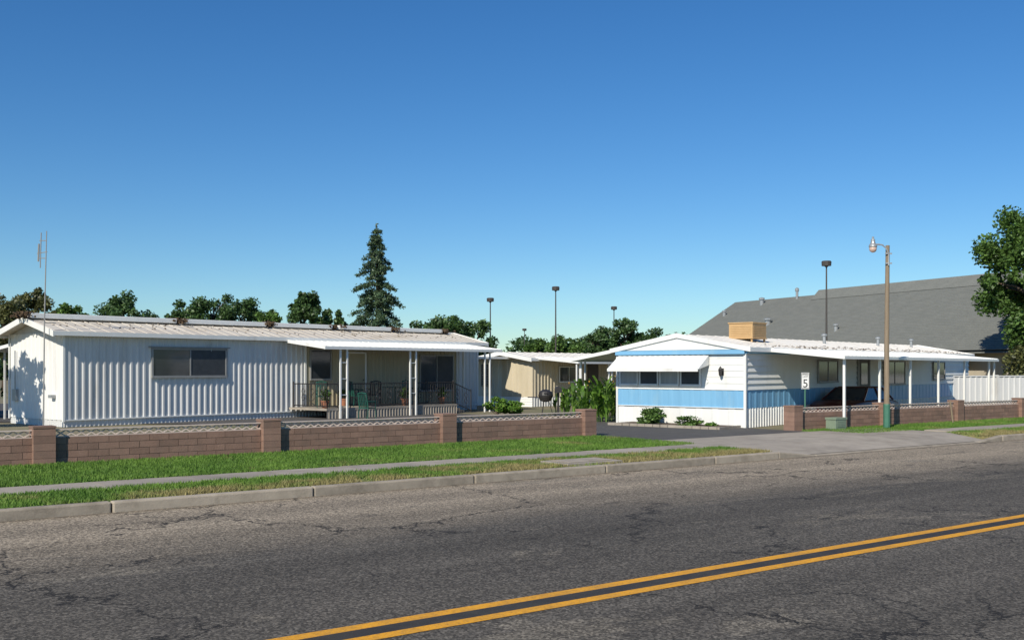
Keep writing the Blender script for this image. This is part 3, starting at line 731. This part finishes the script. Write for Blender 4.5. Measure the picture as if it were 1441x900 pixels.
e=grp('planter_bed',(RH[0],RH[1],0),RA); m=MB(); m.bx(-1.35,-.05,.2,4.2,.13,.20,0)
for i in range(14): m.box((-1.42,.3+i*.29,.17),(.10,.27,.10),1,Matrix.Rotation(random.uniform(-.1,.1),3,'Z'))
for i in range(5): m.box((-1.3+i*.27,.14,.17),(.25,.10,.09),1)
m.build('soil_and_edging',[soil,walkc],e)
e=grp('barbecue_grill',(1.32,40.5,.13)); m=MB(); m.lathe([(.05,.55),(.22,.6),(.28,.75),(.29,.82),(.25,.95),(.12,1.03),(.02,1.05)],(0,0,0),18)
for t in range(3): m.tube([(.12*math.cos(t*2.1),.12*math.sin(t*2.1),.62),(.3*math.cos(t*2.1),.3*math.sin(t*2.1),0)],.015,6)
m.bx(-.7,-.3,-.2,.2,.72,.75); m.tube([(-.08,-.3,.9),(.08,-.3,.9)],.015,6); m.build('kettle_and_legs',black,e)
e=grp('mailbox',(1.75,39.0,.13)); m=MB(); m.bx(-.04,.04,-.04,.04,0,.95)
pr=[(-.13,0),(-.13,.13)]+[(.13*math.cos(t),.13+.11*math.sin(t)) for t in np.linspace(math.pi*.9,math.pi*.1,7)]+[(.13,.13),(.13,0)]
n_=len(pr); m.add([(a,-.26,.95+b) for a,b in pr]+[(a,.26,.95+b) for a,b in pr],[tuple(range(n_)),tuple(range(n_,2*n_))[::-1]]+[(i,(i+1)%n_,n_+(i+1)%n_,n_+i) for i in range(n_)])
m.bx(.135,.15,.0,.03,1.05,1.28); m.build('box_and_post',black,e)

# ------------------------------------------------------------ street furniture
def street_lamp():
    e=grp('street_lamp',(11.6,31.9,.12)); m=MB(); m.tube([(0,0,0),(.0,0,2.8),(.03,0,5.68)],[.085,.075,.06],14); m.build('pole',wood,e)
    g_=MB(); g_.tube([(0,0,0),(0,0,.75)],[.105,.102],14); g_.tube([(0,0,.75),(0,0,.78)],[.102,.09],14); g_.build('painted_base',greenp,e)
    a=MB(); a.tube([(.03,-.09,5.40),(-.05,-.10,5.58),(-.16,-.1,5.68),(-.28,-.1,5.70),(-.40,-.1,5.70)],.024,8); a.tube([(.03,-.09,5.05),(.03,-.09,5.45)],.02,8)
    for zz in (5.1,5.4): a.bx(-.07,.13,-.10,-.06,zz,zz+.04)
    a.lathe([(.06,.20),(.065,.12),(.08,.07),(.12,.02),(.125,-.03),(.12,-.05)],(-.46,-.1,5.66),18); a.lathe([(.03,0),(.035,.07),(.01,.08)],(-.46,-.1,5.86),10)
    a.build('arm_and_head',galv,e)
    l=MB(); l.lathe([(.11,0),(.11,-.07),(.085,-.13),(.03,-.16)],(-.46,-.1,5.61),18); l.build('refractor',mk('frosted_glass',(.6,.42,.35),(.55,.4,.32),3,.3),e,smooth=True)
street_lamp()
def lot_light(px,Y,ty,name='parking_lot_light'):
    z=2+(518-ty)/1450*Y; e=grp(name,(X(px,Y),Y,.1)); m=MB(); m.tube([(0,0,0),(0,0,z-.4)],[.08,.045],8)
    m.lathe([(.08,-.40),(.12,-.34),(.30,-.32),(.32,-.06),(.26,0)],(0,0,z-.1),12); m.build('pole_and_head',bronze,e)
lot_light(690,90,419); lot_light(782,85,403); lot_light(864,105,431); lot_light(1163,66,367); lot_light(738,150,462)
e=grp('antenna_mast',(-14.62,32.15,.13)); m=MB(); m.tube([(0,0,0),(.03,0,3.3),(.10,0,6.15)],[.022,.02,.014],6)
m.tube([(-.10,0,5.0),(-.07,0,6.1)],.016,6); m.tube([(-.16,0,5.2),(-.14,0,5.75)],.028,6); m.tube([(-.16,0,5.3),(.08,0,5.3)],.014,5); m.tube([(-.12,0,5.85),(.1,0,5.85)],.014,5)
m.tube([(-.20,0,5.45),(.12,0,5.5)],.014,5); m.tube([(0.03,0,3.3),(.25,.3,3.3)],.015,5)
m.build('mast_and_elements',trim,e)
e=grp('speed_limit_sign',(9.0,31.65,.12)); m=MB(); m.tube([(0,0,0),(0,0,1.6)],.025,8,1); m.box((0,-.03,1.5),(.25,.012,.50)); m.build('post_and_board',[white,greenp],e)
def txt(s,size,z):
    cu=bpy.data.curves.new('lettering','FONT'); cu.body=s; cu.size=size; cu.align_x='CENTER'; cu.extrude=.001
    o=bpy.data.objects.new('lettering',cu); scene.collection.objects.link(o); o.parent=e; o.location=(0,-.040,z); o.rotation_euler=(math.pi/2,0,0); cu.materials.append(black)
txt('SPEED',.07,1.67); txt('LIMIT',.07,1.60); txt('5',.36,1.30)
m=MB()
for (a,b_,c_,d_) in ((-.12,.12,1.265,1.277),(-.12,.12,1.723,1.735)): m.bx(a,b_,-.041,-.037,c_,d_)
for a in (-.12,.108): m.bx(a,a+.012,-.041,-.037,1.28,1.72)
m.build('border',black,e)
q=S(26.6,19.35); e=grp('utility_box',(q[0],q[1],.13),RS); m=MB(); m.bx(-.26,.26,-.18,.18,0,.32); m.bx(-.28,.28,-.20,.20,.32,.38); m.bx(-.2,.2,-.185,-.18,.08,.3)
for i in range(4): m.bx(-.18,.18,-.192,-.186,.1+i*.05,.125+i*.05)
m.build('cabinet',mk('utility_green',(.22,.28,.20),(.18,.23,.17),4,.5),e,bevel=.015)
q=S(33.0,19.3); e=grp('marker_post',(q[0],q[1],.13)); m=MB(); m.tube([(0,0,0),(-.1,0,.75)],.03,6); m.build('post',wood,e)

# ------------------------------------------------------------ car
def car(x,y,rz):
    e=grp('parked_car',(x,y,.13),rz); e.scale=(1,1,.88)
    secs=[(-2.2,.72,.35,.62),(-2.1,.80,.25,.80),(-1.2,.86,.22,.92),(1.0,.86,.22,.90),(1.7,.84,.22,.85),(2.15,.76,.28,.72),(2.25,.66,.36,.58)]
    m=MB(); vs=[]
    for sx,w,zb,zt in secs: vs+= [(sx,-w,zb+.08),(sx,-w*1.02,(zb+zt)/2),(sx,-w*.95,zt-.06),(sx,-w*.82,zt),(sx,w*.82,zt),(sx,w*.95,zt-.06),(sx,w*1.02,(zb+zt)/2),(sx,w,zb+.08)]
    fs=[]
    for i in range(len(secs)-1):
        for k in range(8): k2=(k+1)%8; fs.append((i*8+k,i*8+k2,(i+1)*8+k2,(i+1)*8+k))
    fs.append(tuple(range(8))); fs.append(tuple(48+k for k in range(8))[::-1])
    m.add(vs,fs); m.build('body',redm,e,smooth=True,bevel=.02)
    c=MB()
    A=[(-1.6,-.74,.88),(1.05,-.74,.87),(1.05,.74,.87),(-1.6,.74,.88)]; B=[(-1.05,-.56,1.34),(.25,-.56,1.36),(.25,.56,1.36),(-1.05,.56,1.34)]
    c.add(A+B,[(0,1,5,4),(1,2,6,5),(2,3,7,6),(3,0,4,7)],1)
    c.add([(-1.08,-.57,1.335),(.28,-.57,1.355),(.28,.57,1.355),(-1.08,.57,1.335),(-.95,-.50,1.40),(.15,-.50,1.41),(.15,.50,1.41),(-.95,.50,1.40)],[(4,5,6,7),(0,1,5,4),(1,2,6,5),(2,3,7,6),(3,0,4,7)],0)
    for sy in (-1,1):
        for p_,q_ in (((-1.6,.745,.88),(-1.05,.565,1.35)),((1.05,.745,.87),(.25,.565,1.36)),((-.4,.75,.88),(-.4,.57,1.36))):
            c.tube([(p_[0],sy*p_[1],p_[2]),(q_[0],sy*q_[1],q_[2])],.035,6,0)
    c.build('cabin',[redm,glass],e)
    w=MB()
    for sx in (-1.35,1.4):
        for sy in (-.78,.78):
            for r_,hw,mi in ((.32,.10,0),(.19,.108,1)):
                w.tube([(sx,sy-hw,.34),(sx,sy+hw,.34)],r_,20,mi)
    w.build('wheels',[rubber,galv],e)
    b=MB(); b.bx(2.20,2.30,-.7,.7,.32,.44); b.bx(-2.28,-2.18,-.7,.7,.34,.48); b.bx(2.16,2.27,-.66,-.4,.55,.66,1); b.bx(2.16,2.27,.4,.66,.55,.66,1); b.build('bumpers_and_lamps',[rubber,galv],e)
q=loc_in_home(RH,5.9,-1.1); car(q[0],q[1],RA+math.pi)

# ------------------------------------------------------------ light
EL=math.radians(36); hx,hy=-.46,-.888; hn=math.hypot(hx,hy); hx/=hn; hy/=hn
sd=Vector((hx*math.cos(EL),hy*math.cos(EL),math.sin(EL)))
li=bpy.data.lights.new('sun','SUN'); li.energy=5.0; li.angle=math.radians(.5); li.color=(1,.93,.80)
so=bpy.data.objects.new('sun',li); scene.collection.objects.link(so); so.rotation_euler=sd.to_track_quat('Z','Y').to_euler()
w=bpy.data.worlds.new('World'); scene.world=w; w.use_nodes=True; nt=w.node_tree; nt.nodes.clear()
o=nt.nodes.new('ShaderNodeOutputWorld'); b=nt.nodes.new('ShaderNodeBackground'); s=nt.nodes.new('ShaderNodeTexSky')
s.sky_type='NISHITA'; s.sun_disc=False; s.sun_elevation=EL; s.sun_rotation=math.atan2(hx,hy)%(2*math.pi); s.air_density=1.0; s.dust_density=.0; s.ozone_density=2.8
hs=nt.nodes.new('ShaderNodeHueSaturation'); hs.inputs['Saturation'].default_value=1.27; nt.links.new(s.outputs[0],hs.inputs['Color'])
tc=mix(nt,1.0,hs.outputs[0],(.74,.97,1.17),'MULTIPLY')
nt.links.new(tc,b.inputs[0]); nt.links.new(b.outputs[0],o.inputs[0]); b.inputs[1].default_value=.088

# ------------------------------------------------------------ camera
cam=bpy.data.cameras.new('camera'); co=bpy.data.objects.new('camera',cam); scene.collection.objects.link(co)
co.location=(0,0,2.0); co.rotation_euler=(math.pi/2,0,0); cam.sensor_width=36; cam.lens=36*1450/1441; cam.shift_y=68/1441
cam.clip_end=3000; scene.camera=co
